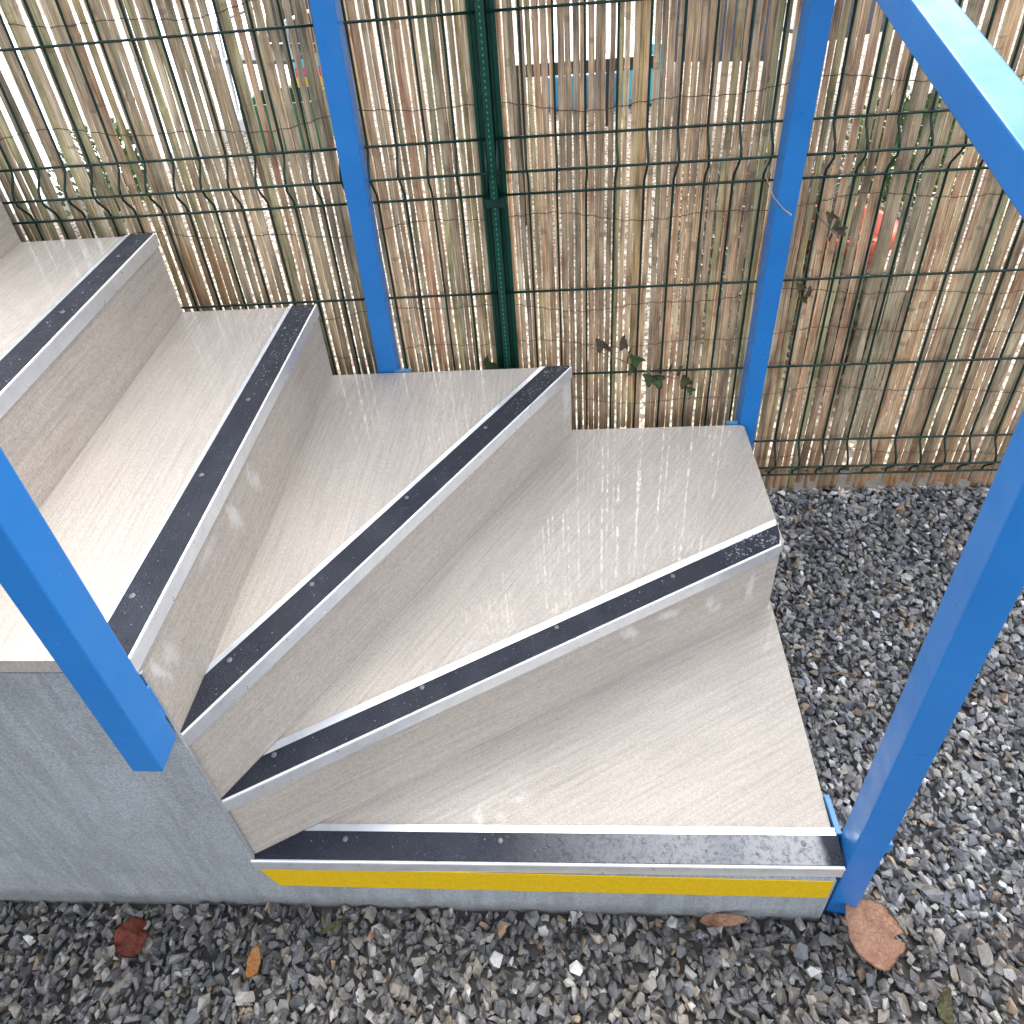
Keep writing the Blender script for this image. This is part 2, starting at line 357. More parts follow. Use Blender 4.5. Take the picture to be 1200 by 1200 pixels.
def scatter(x0, x1, y0, y1, step, keep, layers, smin, smax, lift):
    P, s = [], []
    for L in range(layers):
        X, Y = np.meshgrid(np.arange(x0, x1, step), np.arange(y0, y1, step)); n = X.size
        X = X.ravel() + rng.uniform(-.6, .6, n) * step; Y = Y.ravel() + rng.uniform(-.6, .6, n) * step
        sz = smin + (smax - smin) * rng.random(n) ** 1.8
        for x, y, q in zip(X, Y, sz):
            if keep(x, y): P.append((x, y, gz(x, y) - .016 + L * lift + rng.uniform(-.003, .003) - q * .25)); s.append(q)
    return np.array(P), np.array(s)
def keep_g(x, y):
    if y > .80: return False
    if y > -.004 and x < .838: return False
    if y > .0 and x < .838 + max(0, y) * .052 + .004: return False
    if y > .72 and x < .9: return False
    return True
P1, s1 = scatter(-.75, 1.75, -.55, .0, .0130, keep_g, 3, .0066, .0150, .0064)
P2, s2 = scatter(.80, 1.75, .0, .80, .0125, keep_g, 3, .0062, .0135, .006)
P = np.concatenate([P1, P2]); s_ = np.concatenate([s1, s2]); TN = tones(len(P)); TN[len(P1):] *= 1.3; TN[:len(P1)] *= np.array([.92, .88, .82])
stones('crushed_slate_gravel', P, s_, TN, stone, kind='stuff')
# scattered larger lumps on top
nb = 170; X = rng.uniform(-.5, 1.5, nb); Y = rng.uniform(-.45, .76, nb)
Pb = [(x, y, gz(x, y) + .004) for x, y in zip(X, Y) if keep_g(x, y) and (y < -.03 or x > .9)]
Pb += [(.70 + i * .09, -.035 - .01 * (i % 2), .004) for i in range(2)]
Pb = np.array(Pb); sb = rng.uniform(.011, .0165, len(Pb)); stones('larger_slate_lumps', Pb, sb, tones(len(Pb)) * 1.1, stone, kind='stuff')
oc = np.array([(1.2466, .72, .058), (.97, .50, .04), (.36, -.03, .01), (.50, -.035, .01), (.16, -.04, .005)])
stones('ochre_pebbles', oc, np.array([.011, .010, .011, .012, .011]), np.array([(.42, .22, .08), (.5, .42, .3), (.30, .19, .12), (.34, .29, .23), (.24, .15, .10)]), stone, kind='stuff')

# ------------------------------------------------------------------ staircase
H = .17; Z0 = .1547; YB = .7186
def zk(k): return Z0 + H * k
LINES = [((0.0, -.004), (.8405, .0035)), ((0.0, .001), (.8545, .4085)), ((0.0, .0015), (.5145, .712)), ((.0004, -.0035), (.0245, .7186))]
FLIGHT = [-.2445 - .262 * i for i in range(6)]       # nosings of the straight flight behind the winders
for x in FLIGHT: LINES.append(((x + .012, 0.0), (x - .0005, YB)))
def unit(a, b):
    d = (b[0] - a[0], b[1] - a[1]); L = math.hypot(*d); return (d[0] / L, d[1] / L), L
OUT = [(-3, YB), (-3, 0), (0, 0)]
FOOT = [(0.0, .0), (.8385, .006), (.8405, .052), (.8616, .407), (.8625, .45), (.871, .713), (.865, YB), (-3, YB), (-3, .0)]
def off(p, d, t): return (p[0] - d[1] * t, p[1] + d[0] * t)
stair = thing('concrete_staircase', 'pale beige concrete winder staircase with black grit nosings and yellow-marked lowest step', 'staircase')
YTOP = {0: None}
nl = len(LINES)
strip_spans = {0: [(.36, .822)]}
riser_stains_sheen = {1: [(.646, .118, .012, .022, .5, .7), (.722, .118, .022, .010, -.3, .6), (.811, .093, .012, .018, .4, .6), (.895, .085, .008, .034, .0, .7), (.823, .07, .014, .009, .4, .5)],
                2: [(.86, .11, .016, .075, .0, .5)],  # shiny patch at the right end, its sheen painted as a pale tone
                3: [(.03, .105, .006, .03, .25, .75), (.055, .10, .012, .022, .3, .5), (.335, .10, .010, .030, .3, .7), (.26, .105, .012, .035, .25, .75), (.18, .125, .02, .01, 0, .4)]}
rivets = {0: [(.135, .027), (.366, .029), (.573, .032), (.795, .033)], 1: [(.057, .063), (.256, .159), (.461, .256), (.659, .348), (.847, .424)],
          2: [(.027, .1), (.109, .215), (.226, .377), (.348, .54), (.462, .698)], 3: [(-.035, .077), (-.028, .27), (-.016, .434), (-.016, .638)]}
for k, (a, b) in enumerate(LINES):
    d, L = unit(a, b); z = zk(k); ang = math.atan2(d[1], d[0])
    nxt = LINES[k + 1] if k + 1 < nl else None
    foot = FOOT if k == 0 else clip(FOOT, off(a, d, .004), d)
    if nxt: nd, _ = unit(*nxt); broom = math.atan2(nd[1], nd[0])
    else: broom = ang
    own = foot
    if nxt: own = clip(foot, off(nxt[0], nd, .030), nd, -1)
    # tread slab: a pale topping, grain brushed parallel to the riser behind it
    mt = concrete_mat('brushed_beige_tread', TREAD, k + 1.3, wetness=(.30, .95, 1.25, 1.3, 1.0)[min(k, 4)])
    ins = own
    localised('tread', lambda bm: prism(bm, ins, z - .022, z), mt, stair, broom, (a[0], a[1], z))
    # riser
    if k:
        p0, p1 = off(a, d, .004), off(b, d, .004)
        p2, p3 = off(b, d, .026), off(a, d, .026)
        far = {1: (.8595, .4105), 2: (.5165, .7186), 3: (.0205, YB)}.get(k, p1)
        mr = concrete_mat('brushed_beige_riser', RISER, k + 7.7, wetness=.25, stains_sheen=riser_stains_sheen.get(k, ()), streak=.9)
        poly = [off(a, d, .0035), off(b, d, .0035), p2, p3]
        if k == 1: poly = [off(a, d, .0035), (.8565, .4128), (.8600, .4350), p3]
        localised('riser', lambda bm: prism(bm, poly, z - H + .0005, z - .0225), mr, stair, ang, (a[0], a[1], z - H))
    # nosing: folded aluminium profile with grit insert, cut along the riser behind
    def band(t0, t1, e0=-.02, e1=0.0):
        q = [off((a[0] + d[0] * e0, a[1] + d[1] * e0), d, t0), off((b[0] + d[0] * e1, b[1] + d[1] * e1), d, t0), off((b[0] + d[0] * .03, b[1] + d[1] * .03), d, t1), off((a[0] + d[0] * e0, a[1] + d[1] * e0), d, t1)]
        if k == 0:
            q[2] = (.8445, .0035 + t1 + .0)
            q[1] = (.8415, .0035 + t0)
        q = clip(q, (0, YB - .001), (1, 0), -1)
        if k == 1: q = clip(q, (.8545, .4085), (0.0075, .0525), 1)
        if nxt: q = clip(q, off(nxt[0], nd, .0025), nd, -1)
        if k >= 1: q = clip(q, (0, -.012), (1, 0), 1)
        q2 = clip(q, (a[0], a[1]), (-d[1], d[0]), -1) if k in (0, 1, 2) else clip(q, (0, 0.0), (1, 0), 1)
        return q2
    T0 = (a[0], a[1], z)
    TB, TE = ((.0400, .0495), (.0372, .0490), (.0455, .0545), (.0495, .0570))[min(k, 3)]     # grit insert and profile depth
    def prof(bm):
        prism(bm, band(0, TE), z + .0002, z + .0022)
        # front flange and raised front bead
        e0, e1 = a, b
        fl = [off(e0, d, 0), off(e1, d, 0), off(e1, d, .0032), off(e0, d, .0032)]
        prism(bm, fl, z - .0215, z + .0001)
    n0 = localised('nosing', prof, alu, stair, ang, T0)
    tb = localised('bead', lambda bm: tube(bm, [(a[0] - d[1] * .0022, a[1] + d[0] * .0022, z + .0024), (b[0] - d[1] * .0022, b[1] + d[0] * .0022, z + .0024)], .0022, 8), alu, None, ang, T0)
    tb.parent = n0; tb.matrix_parent_inverse = Matrix.Identity(4); tb.matrix_local = Matrix.Identity(4)
    def kid(name, build, mat):
        o = localised(name, build, mat, None, ang, T0); o.parent = n0; o.matrix_local = Matrix.Identity(4); return o
    g = kid('grit_strip', lambda bm: prism(bm, band(.0046, TB), z + .0023, z + .0040), grit_mat(k * 1.9 + .4, strip_spans.get(k, ())))
    def edge(bm):
        q = band(TB + .0002, TE)
        if len(q) > 2: prism(bm, q, z + .0023, z + .0036)
        return bm
    kid('edge_band', edge, white_band)
    rv = rivets.get(k) or [off((a[0] + d[0] * t, a[1] + d[1] * t), d, .028) for t in (.09, .27, .45, .63)]
    for (rx, ry) in rv:
        def rvb(bm):
            bmesh.ops.create_uvsphere(bm, u_segments=10, v_segments=5, radius=.0040)
            bmesh.ops.scale(bm, vec=(1, 1, .35), verts=bm.verts[:]); bmesh.ops.translate(bm, vec=(rx, ry, z + .0042), verts=bm.verts[:])
        kid('screw', rvb, screw)
# core under the steps and the cement side wall, set back from the treads
def core(bm):
    for k in range(nl):
        a, b = LINES[k]; d, L = unit(a, b); pl = clip(FOOT, off(a, d, .012), d) if k else clip(FOOT, (0, .003), (1, 0), 1)
        pl = clip(pl, (0, .004 + .0004 * k), (1, 0), 1); pl = clip(pl, (0, YB - .004 - .0004 * k), (1, 0), -1)
        pl = [(min(x, .835 + .05 * y + (0.0)), y) for x, y in pl]
        prism(bm, pl, (-.15 if k == 0 else zk(k - 1) + .0003) , zk(k) - .0225)
bm = bmesh.new(); core(bm); obj('core', bm, cement, stair)
bm = bmesh.new()                                       # side wall, stepped along its top, flush with the lowest step's face
pts = [(-3.0, -.15), (.8325, -.15), (.8325, Z0 - .0225), (.004, Z0 - .0225)]
pts += [(.004, zk(3) - .024)]
for i, x in enumerate(FLIGHT): pts += [(x + .008, zk(3 + i) - .024), (x + .008, zk(4 + i) - .024)]
pts += [(-3.0, zk(9) - .024)]
fr = [bm.verts.new((x, -.001, z)) for x, z in pts]; bk = [bm.verts.new((x, .0035, z)) for x, z in pts]
bm.faces.new(fr); bm.faces.new(bk[::-1])
for i in range(len(pts)): j = (i + 1) % len(pts); bm.faces.new((fr[i], bk[i], bk[j], fr[j]))
obj('side_wall', bm, cement, stair)
bm = bmesh.new()
yp = [(.004, .1335), (.8285, .1335), (.8285, .0775), (.03, .0705), (.020, .075)]
fr = [bm.verts.new((x, -.0022, z)) for x, z in yp]; bk = [bm.verts.new((x, -.0012, z)) for x, z in yp]
bm.faces.new(fr); bm.faces.new(bk[::-1])
for i in range(len(yp)): j = (i + 1) % len(yp); bm.faces.new((fr[i], bk[i], bk[j], fr[j]))
obj('yellow_stripe', bm, yellow, stair)

# ------------------------------------------------------------------ blue railings
def post_bm(x0, x1, y0, y1, z0, z1, lean=0, rot=0, bev=.0022):
    bm = bmesh.new(); box(bm, x0, x1, y0, y1, z0, z1, bev)
    if rot: bmesh.ops.rotate(bm, cent=((x0 + x1) / 2, (y0 + y1) / 2, 0), matrix=Matrix.Rotation(rot, 3, 'Z'), verts=bm.verts[:])
    for v in bm.verts: v.co.x += lean * (v.co.z - z0)
    return bm
def beam(p, q, w=.04, h=.04):
    p, q = Vector(p), Vector(q); d = q - p; L = d.length; bm = bmesh.new(); box(bm, 0, L, -w / 2, w / 2, -h / 2, h / 2, .0022)
    x = d.normalized(); y = Vector((0, 0, 1)).cross(x).normalized(); zz = x.cross(y)
    bmesh.ops.transform(bm, matrix=Matrix.Translation(p) @ Matrix((x, y, zz)).transposed().to_4x4(), verts=bm.verts[:]); return bm
rail = thing('blue_outer_railing', 'blue square-tube handrail on three posts along the outer edge of the stairs', 'railing', (.86, .02, 0))
def wl(o, parent): o.parent = parent; o.location = tuple(-c for c in parent.location); return o
wl(obj('post', post_bm(.1105, .1495, .7235, .7620, .10, 1.52, .0135), blue), rail)
wl(obj('post', post_bm(.8605, .8965, .7235, .7580, .03, 1.27, .0135), blue), rail)
wl(obj('post', post_bm(.8480, .8850, .0060, .0440, -.06, 1.06, 0.0, R(-9)), blue), rail)
wl(obj('post', post_bm(-.62, -.58, .7235, .7620, .10, 1.95), blue), rail)
wl(obj('rail', beam((.866, .02, 1.075), (.893, .745, 1.285)), blue), rail)
wl(obj('rail', beam((.893, .742, 1.285), (.14, .742, 1.545)), blue), rail)
wl(obj('rail', beam((.14, .742, 1.545), (-.60, .742, 1.98)), blue), rail)
def plate(x0, x1, y0, y1, z0, z1): bm = bmesh.new(); return box(bm, x0, x1, y0, y1, z0, z1, .0012)
lightblue = flat('pale_blue_primer', (.05, .20, .42), .4, .08)
wl(obj('bracket', plate(.150, .186, .7205, .7300, .42, .4965), lightblue), rail)
wl(obj('bracket', plate(.836, .8600, .7205, .7290, .25, .3285), lightblue), rail)
wl(obj('bracket', plate(.8440, .8520, .0450, .0950, .10, .160), lightblue), rail)
wl(obj('bracket', plate(.8860, .8960, .0120, .0300, .19, .215), lightblue), rail)
rail2 = thing('blue_inner_railing', 'blue square-tube post fixed to the grey side wall beside the narrow ends of the steps', 'railing', (0, -.03, .53))
bm = post_bm(-.0225, .0135, -.0500, -.0115, .530, 1.55, .0, 0)
wl(obj('post', bm, blue), rail2)
wl(obj('rail', beam((-.005, -.031, 1.57), (-1.6, -.031, 2.52)), blue), rail2)
wl(obj('bracket', plate(-.014, .006, -.012, -.0015, .56, .62), blue), rail2)

# ------------------------------------------------------------------ wire mesh fence panels
FY = .7865
ROWS = [(.110, 0), (.160, -.026), (.2171, 0), (.4271, 0), (.6371, 0), (.8471, 0), (.9005, -.026), (.9539, 0), (1.1639, 0), (1.3739, 0), (1.427, -.026), (1.48, 0)]
def panel(name, label, x0, n, xa, xb, droop):
    t = thing(name, label, 'fence panel', ((xa + xb) / 2, FY, .1), 'green welded mesh fence panels')
    for z, dy in ROWS:
        bm = bmesh.new(); tube(bm, [(xa, FY - .0044 + dy, z + droop * (xa - .38)), ((xa + xb) / 2, FY - .0044 + dy, z + droop * ((xa + xb) / 2 - .38) - .001), (xb, FY - .0044 + dy, z + droop * (xb - .38))], .0026, 6)
        wl(obj('horizontal_wire', bm, green, smooth=True), t)
    for i in range(n):
        x = x0 + i * .0525; jx = random.uniform(-.0012, .0012); pts = []
        for zz, dy in ROWS: pts.append((x + jx * (1 if zz > .9 else -1), FY + dy, zz))
        pts.insert(0, (x + jx, FY, .103)); pts.append((x, FY, 1.505))
        ext = []
        for p, q in zip(pts, pts[1:]):
            ext.append(p)
            if abs(p[1] - q[1]) > .01:
                ext.append((p[0], p[1] + (q[1] - p[1]) * .12, p[2] + (q[2] - p[2]) * .25)); ext.append((p[0], p[1] + (q[1] - p[1]) * .88, p[2] + (q[2] - p[2]) * .75))
        ext.append(pts[-1])
        bm = bmesh.new(); tube(bm, ext, .0023, 6); wl(obj('vertical_wire', bm, green, smooth=True), t)
    return t
panel('mesh_fence_panel', 'green welded mesh panel left of the green fence post, behind the upper steps', .3718 - 43 * .0525, 44, .3718 - 43 * .0525 - .01, .3725, 0)
panel('mesh_fence_panel', 'green welded mesh panel right of the green fence post, reaching over the gravel', .3917, 34, .391, .3917 + 33 * .0525 + .01, 0)
fp = thing('fence_post', 'dark green ribbed metal fence post with a row of punched notches and a ring clip', 'fence post', (.3818, .79, 0))
bm = bmesh.new(); box(bm, .3585, .4055, .7905, .7930, -.2, 1.54, .0008); wl(obj('flange', bm, green2), fp)
bm = bmesh.new(); box(bm, .3748, .3890, .7680, .7903, -.2, 1.54, .0022); wl(obj('rib', bm, green2), fp)
for x in (.3620, .3990):
    bm = bmesh.new(); box(bm, x - .0016 , x + .0026, .7868, .7904, -.2, 1.54, .0012); wl(obj('ridge', bm, green2), fp)
bm = bmesh.new()
for i in range(130):
    z = .3 + i * .0105; box(bm, .3808, .3826, .7672, .7682, z, z + .0036)
wl(obj('notch_row', bm, notch_m, kind='stuff'), fp)
bm = bmesh.new(); ring = [(.3645, .7655), (.3992, .7655), (.4035, .770), (.4035, .800), (.3602, .800), (.3602, .770)]
prism(bm, ring, .829, .846); wl(obj('ring_clip', bm, green), fp)

# ------------------------------------------------------------------ split-reed screen
reed = thing('reed_screen', 'weathered brown split-reed screen bound with rusty wire behind the green mesh', 'reed screen', (.4, .806, .04))
x = -1.35; canes = []
random.seed(21)
while x < 2.0:
    if x < .0: w_, g_ = random.uniform(.0125, .0175), random.choice([.0018, .003, .0045, .006, .0075])
    elif x < .17: w_, g_ = random.uniform(.011, .0165), random.choice([.001, .0016, .003, .0045])
    elif x < .40: w_, g_ = random.uniform(.0085, .0118), random.choice([.0010, .0018, .0026, .0034])
    elif x < .62: w_, g_ = random.uniform(.0090, .0122), random.choice([.0018, .0026, .0034, .0042])
    elif x < .95: w_, g_ = random.uniform(.0085, .0130), random.choice([.0008, .0016, .0026, .0036])
    else: w_, g_ = random.uniform(.0110, .0165), random.choice([.0010, .0020, .0028, .0038])
    if random.random() < .035: g_ += .006
    canes.append((x + w_ / 2, w_)); x += w_ + g_ * (.95 if 1.0 < x < 1.13 else .66)
for i, (cx, cw) in enumerate(canes):
    bm = bmesh.new(); zb = .035 + random.uniform(-.01, .035); zt = 1.42 + random.uniform(-.05, .05)
    if random.random() < .05: zb = random.uniform(.1, .34)
    n = 13; lean = random.gauss(0, .0011); bow = random.gauss(0, .0008); ph = random.random() * 6; yy = .800 + random.uniform(-.003, .006)
    th = cw * random.uniform(.22, .36); node = [random.random() for _ in range(2)]
    zs = [zb + (zt - zb) * j / (n - 1) for j in range(n)]; rr = []
    extra = [z for q in range(5) for z in [zb + (q + node[0]) * .33] if z < zt - .05]
    lv = [(z, 1.0) for z in zs]
    for e in extra: lv += [(e - .006, 1.0), (e, 1.13), (e + .006, 1.0)]
    lv.sort(); rings = []
    for z, f in lv:
        t = (z - zb) / (zt - zb); X = cx + lean * (z - .6) * 3 + bow * math.sin(3 * t + ph) + .0007 * math.sin(z * 23 + ph * 2); Y = yy + .002 * math.sin(z * 5 + ph)
        hw = cw / 2 * f * (1.04 - .10 * t) * (1 + .06 * math.sin(z * 31 + ph)); ht = th * f
        prf = [(-1, .25), (-.78, -.45), (-.25, -.85), (.35, -.82), (.82, -.4), (1, .28), (.0, .5)]
        rings.append([bm.verts.new((X + px * hw, Y + py * ht, z)) for px, py in prf])
    for a_, b_ in zip(rings, rings[1:]):
        for q in range(7): bm.faces.new((a_[q], a_[(q + 1) % 7], b_[(q + 1) % 7], b_[q]))
    bm.faces.new(rings[0][::-1]); bm.faces.new(rings[-1])
    o = obj('cane', bm, cane_grey if random.random() < (.9 if cx < .1 else .35 if cx < .3 else .12 if cx < .85 else .4) else cane_tan, smooth=False); wl(o, reed)
random.seed(5)
for zc in (.16, .345, .50, .595, .79, 1.005, 1.20, 1.36):
    bm = bmesh.new(); pts = []; ph = random.random() * 6
    n = 420
    for j in range(n):
        X = -1.3 + 3.3 * j / (n - 1)
        z = zc + .011 * math.sin(X * 9 + ph) + .006 * math.sin(X * 23 + ph * 2) + .0012 * math.sin(X * 170)
        pts.append((X, .7915 + .0015 * math.sin(X * 260), z))
    tube(bm, pts, .00075, 4); wl(obj('binding_wire', bm, rust), reed)

# loose strand hanging in front of the right post
bm = bmesh.new(); tube(bm, [(.878, .784, .90), (.866, .772, .888), (.858, .757, .865), (.866, .728, .838), (.880, .712, .822), (.893, .706, .812)], [.0008, .0009, .0009, .001, .001, .0016], 5)
tag(obj('loose_twig', bm, flat('dry_twig', (.42, .33, .27), .6)), 'thin dry strand hanging from the reeds in front of the right blue post', 'twig')

# ------------------------------------------------------------------ leaves
def leaf_mesh(outline, size, crumple, seed, fold=0.0, rings=12, seg=60):
    rnd = random.Random(seed); ph = [rnd.random() * 6 for _ in range(8)]; bm = bmesh.new()
    prev = None; c = None
    for r in range(rings + 1):
        row = []
        for s in range(seg):
            a = 2 * math.pi * s / seg; rad = outline(a) * r / rings
            x, y = rad * math.cos(a), rad * math.sin(a)
            z = crumple * (math.sin(2.6 * x + ph[0]) * math.cos(2.2 * y + ph[1]) * .6 + .13 * math.sin(6 * x + 4 * y + ph[2]) * math.cos(5 * y + ph[6]) + .11 * math.sin(8 * y - 5 * x + ph[3]) * math.sin(6 * x + ph[7]) + .08 * math.sin(15 * x + ph[4]) * math.sin(13 * y + ph[5])) + fold * abs(y) + crumple * .35 * rad ** 3
            row.append((x * size, y * size, z * size))
        if r == 0: c = bm.verts.new(row[0]); continue
        vs = [bm.verts.new(p) for p in row]
        for s in range(seg):
            t = (s + 1) % seg
            if prev is None: bm.faces.new((c, vs[s], vs[t]))
            else: bm.faces.new((prev[s], vs[s], vs[t], prev[t]))
        prev = vs
    g = bmesh.ops.solidify(bm, geom=bm.faces[:], thickness=.0006); return bm
def leaf_mat(name, a, b, rough=.6):
    m = M(name, a, rough); v = m.co()
    c = m.mix(m.ramp(m.noise(v, 45, 5, .65), (.3, 0.0), (.7, 1.0)), a, b)
    wv = m.ramp(m.voro(v, 170, 'DISTANCE_TO_EDGE'), (.0, 1.0), (.05, 0.0)); c = m.mix(m.math('MULTIPLY', wv, .35), c, tuple(x * .5 for x in a))
    m.set('Base Color', c); m.bump(m.math('ADD', m.noise(v, 220, 4), wv), .0008, .7); return m
brown = leaf_mat('dry_tan_leaf', (.42, .22, .14), (.60, .37, .25)); redl = leaf_mat('dark_red_leaf', (.16, .03, .02), (.28, .07, .04)); org = leaf_mat('orange_leaf', (.50, .20, .05), (.62, .34, .12)); grn = leaf_mat('ivy_green_leaf', (.055, .105, .045), (.11, .17, .08), .42); olv = leaf_mat('olive_leaf', (.08, .08, .03), (.16, .15, .07)); drk = leaf_mat('withered_brown_leaf', (.09, .075, .05), (.18, .14, .10)); 
big = lambda a: .86 + .05 * math.sin(3 * a + .5) + .035 * math.sin(5 * a + 2) + .018 * math.sin(13 * a) + .01 * math.sin(29 * a)- (.30 if abs(((a - .05 + math.pi) % (2 * math.pi)) - math.pi) < .06 else 0)
oval = lambda a: 1 / math.sqrt(math.cos(a) ** 2 + (math.sin(a) / .52) ** 2) * (1 + .05 * math.sin(5 * a + 1))
lance = lambda a: 1 / math.sqrt(math.cos(a) ** 2 + (math.sin(a) / .20) ** 2) * (1 + .05 * math.sin(7 * a))
ivy = lambda a: .55 + .42 * max(0, math.cos(2.5 * a)) ** 1.2 + .12 * math.cos(a)
def leaf(name, out, size, cr, seed, mat, loc, rot, label, cat='leaf', fold=0, group=None):
    o = obj(name, leaf_mesh(out, size, cr, seed, fold), mat, smooth=True); o.location = loc; o.rotation_euler = rot; return tag(o, label, cat, group)
G1 = 'fallen leaves on the gravel'
leaf('fallen_leaf', big, .046, .26, 3, brown, (.894, -.024, .026), (R(4), R(4), R(-12)), 'large crumpled tan leaf lying beside the foot of the front blue post', group=G1)
leaf('fallen_leaf', oval, .019, .5, 5, org, (-.0096, -.0758, .012), (R(20), R(-30), R(80)), 'small curled orange leaf in front of the cement wall', group=G1, fold=.5)
leaf('fallen_leaf', big, .028, .5, 8, redl, (-.216, -.051, .006), (R(15), R(20), R(40)), 'dark red crumpled leaf at the far left of the gravel', group=G1)
leaf('fallen_leaf', lance, .036, .5, 9, brown, (.688, -.010, .010), (R(25), 0, R(4)), 'narrow curled tan leaf against the face of the lowest step', group=G1, fold=.4)
leaf('fallen_leaf', lance, .022, .5, 12, olv, (.10, -.030, .008), (R(10), R(10), R(30)), 'small olive leaf near the cement wall below the yellow stripe', group=G1)
leaf('fallen_leaf', oval, .020, .5, 14, olv, (.962, -.095, .012), (R(12), R(-14), R(60)), 'mossy olive leaf below the large tan leaf at bottom right', group=G1)
bm = bmesh.new(); tube(bm, [(.775, .0, 0), (.800, .006, .004), (.826, .004, .001)], [.0012, .0016, .0008], 5)
o = obj('fallen_twig', bm, flat('reddish_twig', (.17, .085, .05), .7)); o.location = (.185, .345, .034); tag(o, 'short reddish twig on the gravel right of the staircase', 'twig')
# ivy sprigs on the mesh
def sprig(label, base, pts, leaves):
    t = thing('ivy_sprig', label, 'ivy', base, 'ivy growing through the reeds')
    bm = bmesh.new(); tube(bm, [(p[0] - base[0], p[1] - base[1], p[2] - base[2]) for p in pts], .0011, 5); obj('stem', bm, flat('ivy_stem', (.16, .12, .08), .7), t)
    for i, (x, y, z, s, tilt, spin, mt) in enumerate(leaves):
        o = obj('leaf', leaf_mesh(ivy, s * 1.2, .25, i * 7 + 1, rings=4, seg=30), mt, t, smooth=True); o.location = (x - base[0], y - base[1], z - base[2]); o.rotation_euler = (R(70 + tilt), R(spin), R(spin * .4))
sprig('single pale ivy leaf beside the foot of the green fence post', (.345, .775, .42), [(.36, .79, .40), (.352, .78, .44), (.345, .772, .470)], [(.345, .768, .462, .020, 0, 20, grn), (.338, .770, .484, .008, 10, 80, drk)])
sprig('withered and green ivy sprig on the lowest wires behind the second step', (.63, .775, .40), [(.56, .775, .50), (.59, .772, .48), (.62, .77, .468), (.66, .772, .44), (.70, .772, .425), (.74, .774, .41)],
      [(.575, .766, .512, .015, 0, 30, drk), (.592, .768, .500, .010, 20, -30, drk), (.622, .766, .515, .016, 0, 70, drk), (.634, .764, .485, .017, -10, 120, drk), (.648, .766, .470, .016, 10, 10, grn), (.640, .764, .450, .014, 0, 60, grn),
       (.676, .762, .422, .016, 5, 15, grn), (.692, .764, .415, .017, -20, -20, grn), (.722, .768, .448, .013, 0, 90, grn), (.738, .766, .435, .014, 0, 200, grn), (.752, .766, .410, .016, 10, 40, olv), (.770, .768, .405, .012, -10, 100, grn), (.765, .766, .385, .010, 0, 10, grn)])
sprig('dark ivy tuft caught in the mesh right of the right blue post', (.985, .775, .72), [(.955, .775, .80), (.97, .772, .77), (1.0, .772, .74), (1.02, .774, .73)],
      [(.985, .768, .775, .011, 0, 20, drk), (.998, .766, .762, .012, 10, 70, grn), (1.008, .768, .745, .011, 0, -30, drk), (.992, .766, .738, .010, 0, 140, olv)])
sprig('faded ivy tuft low in the mesh right of the right blue post', (.97, .775, .60), [(.945, .775, .64), (.965, .772, .62), (.985, .774, .60)],
      [(.955, .768, .628, .011, 0, 20, olv), (.972, .766, .618, .012, 10, 70, drk), (.965, .768, .600, .009, 0, -30, olv)])

# ------------------------------------------------------------------ limescale and water beads on the grit strips
bead = M('water_bead', (.20, .22, .25), .12); bead.b.inputs['Coat Weight'].default_value = 1
bm = bmesh.new()
def beads(k, s0, s1, n, rmin, rmax, pw=1.0):
    a, b = LINES[k]; d, L = unit(a, b)
    for _ in range(n):
        s = s0 + (s1 - s0) * random.random() ** pw; t = random.uniform(.008, .038); p = off((a[0] + d[0] * s, a[1] + d[1] * s), d, t)
        if p[1] > YB - .004: continue
        r = random.uniform(rmin, rmax) * random.uniform(.6, 1)
        q = bmesh.ops.create_icosphere(bm, subdivisions=1, radius=r); bmesh.ops.scale(bm, vec=(random.uniform(.7, 1.5), random.uniform(.7, 1.3), .35), verts=q['verts']); bmesh.ops.translate(bm, vec=(p[0], p[1], zk(k) + .0041), verts=q['verts'])
beads(1, .945, .845, 110, .0010, .0023, 1.3); beads(1, .0, .9, 60, .0006, .0013)
beads(2, .875, .70, 110, .0009, .0018, 1.6); beads(2, .0, .85, 60, .0005, .0012)
beads(3, .715, .45, 110, .0009, .0018, 1.4); beads(3, .0, .7, 45, .0006, .0016); beads(4, .2, .7, 70, .0008, .0018); beads(0, .02, .8, 40, .0005, .0010)
obj('water_beads', bm, bead, smooth=True, kind='stuff')

# ------------------------------------------------------------------ neighbour's yard behind the reeds
white = flat('white_render', (.80, .80, .79), .7, .03)
bm = bmesh.new(); prism(bm, [(-1.72, 2.95), (-1.36, 3.95), (-1.2, 5.8), (-3.2, 9.5), (-7, 9.5), (-7, 1.6), (-2.6, 1.9)], -.05, .14)  # added slab, laid flat so that skylight turns it white
o = obj('added_white_slab', bm, white); tag(o, 'added white slab laid flat to catch skylight, seen between the reeds at upper left', 'added slab')
black = flat('black_steel', (.02, .02, .022), .4)
t = thing('white_garden_table', 'white-topped garden table with thin black legs behind the right reeds', 'table', (.63, 2.9, .05))
bm = bmesh.new(); box(bm, .39, .90, 2.30, 3.60, .695, .720, .003); wl(obj('tabletop', bm, white), t)
bm = bmesh.new(); box(bm, .38, .91, 2.285, 2.299, .675, .722, .001); wl(obj('table_frame', bm, black), t)
for (x, y) in ((.41, 2.32), (.88, 2.32), (.41, 3.57), (.88, 3.57)):
    bm = bmesh.new(); box(bm, x - .014, x + .014, y - .014, y + .014, .05, .694, .002); wl(obj('leg', bm, black), t)
cyan = flat('turquoise_plastic', (.10, .50, .62), .35, .08); bluep = flat('blue_plastic', (.06, .27, .48), .4, .1)
t = thing('blue_plastic_seesaw', 'blue and turquoise plastic toy seat standing past the white table', 'toy', (.9, 4.05, .05))
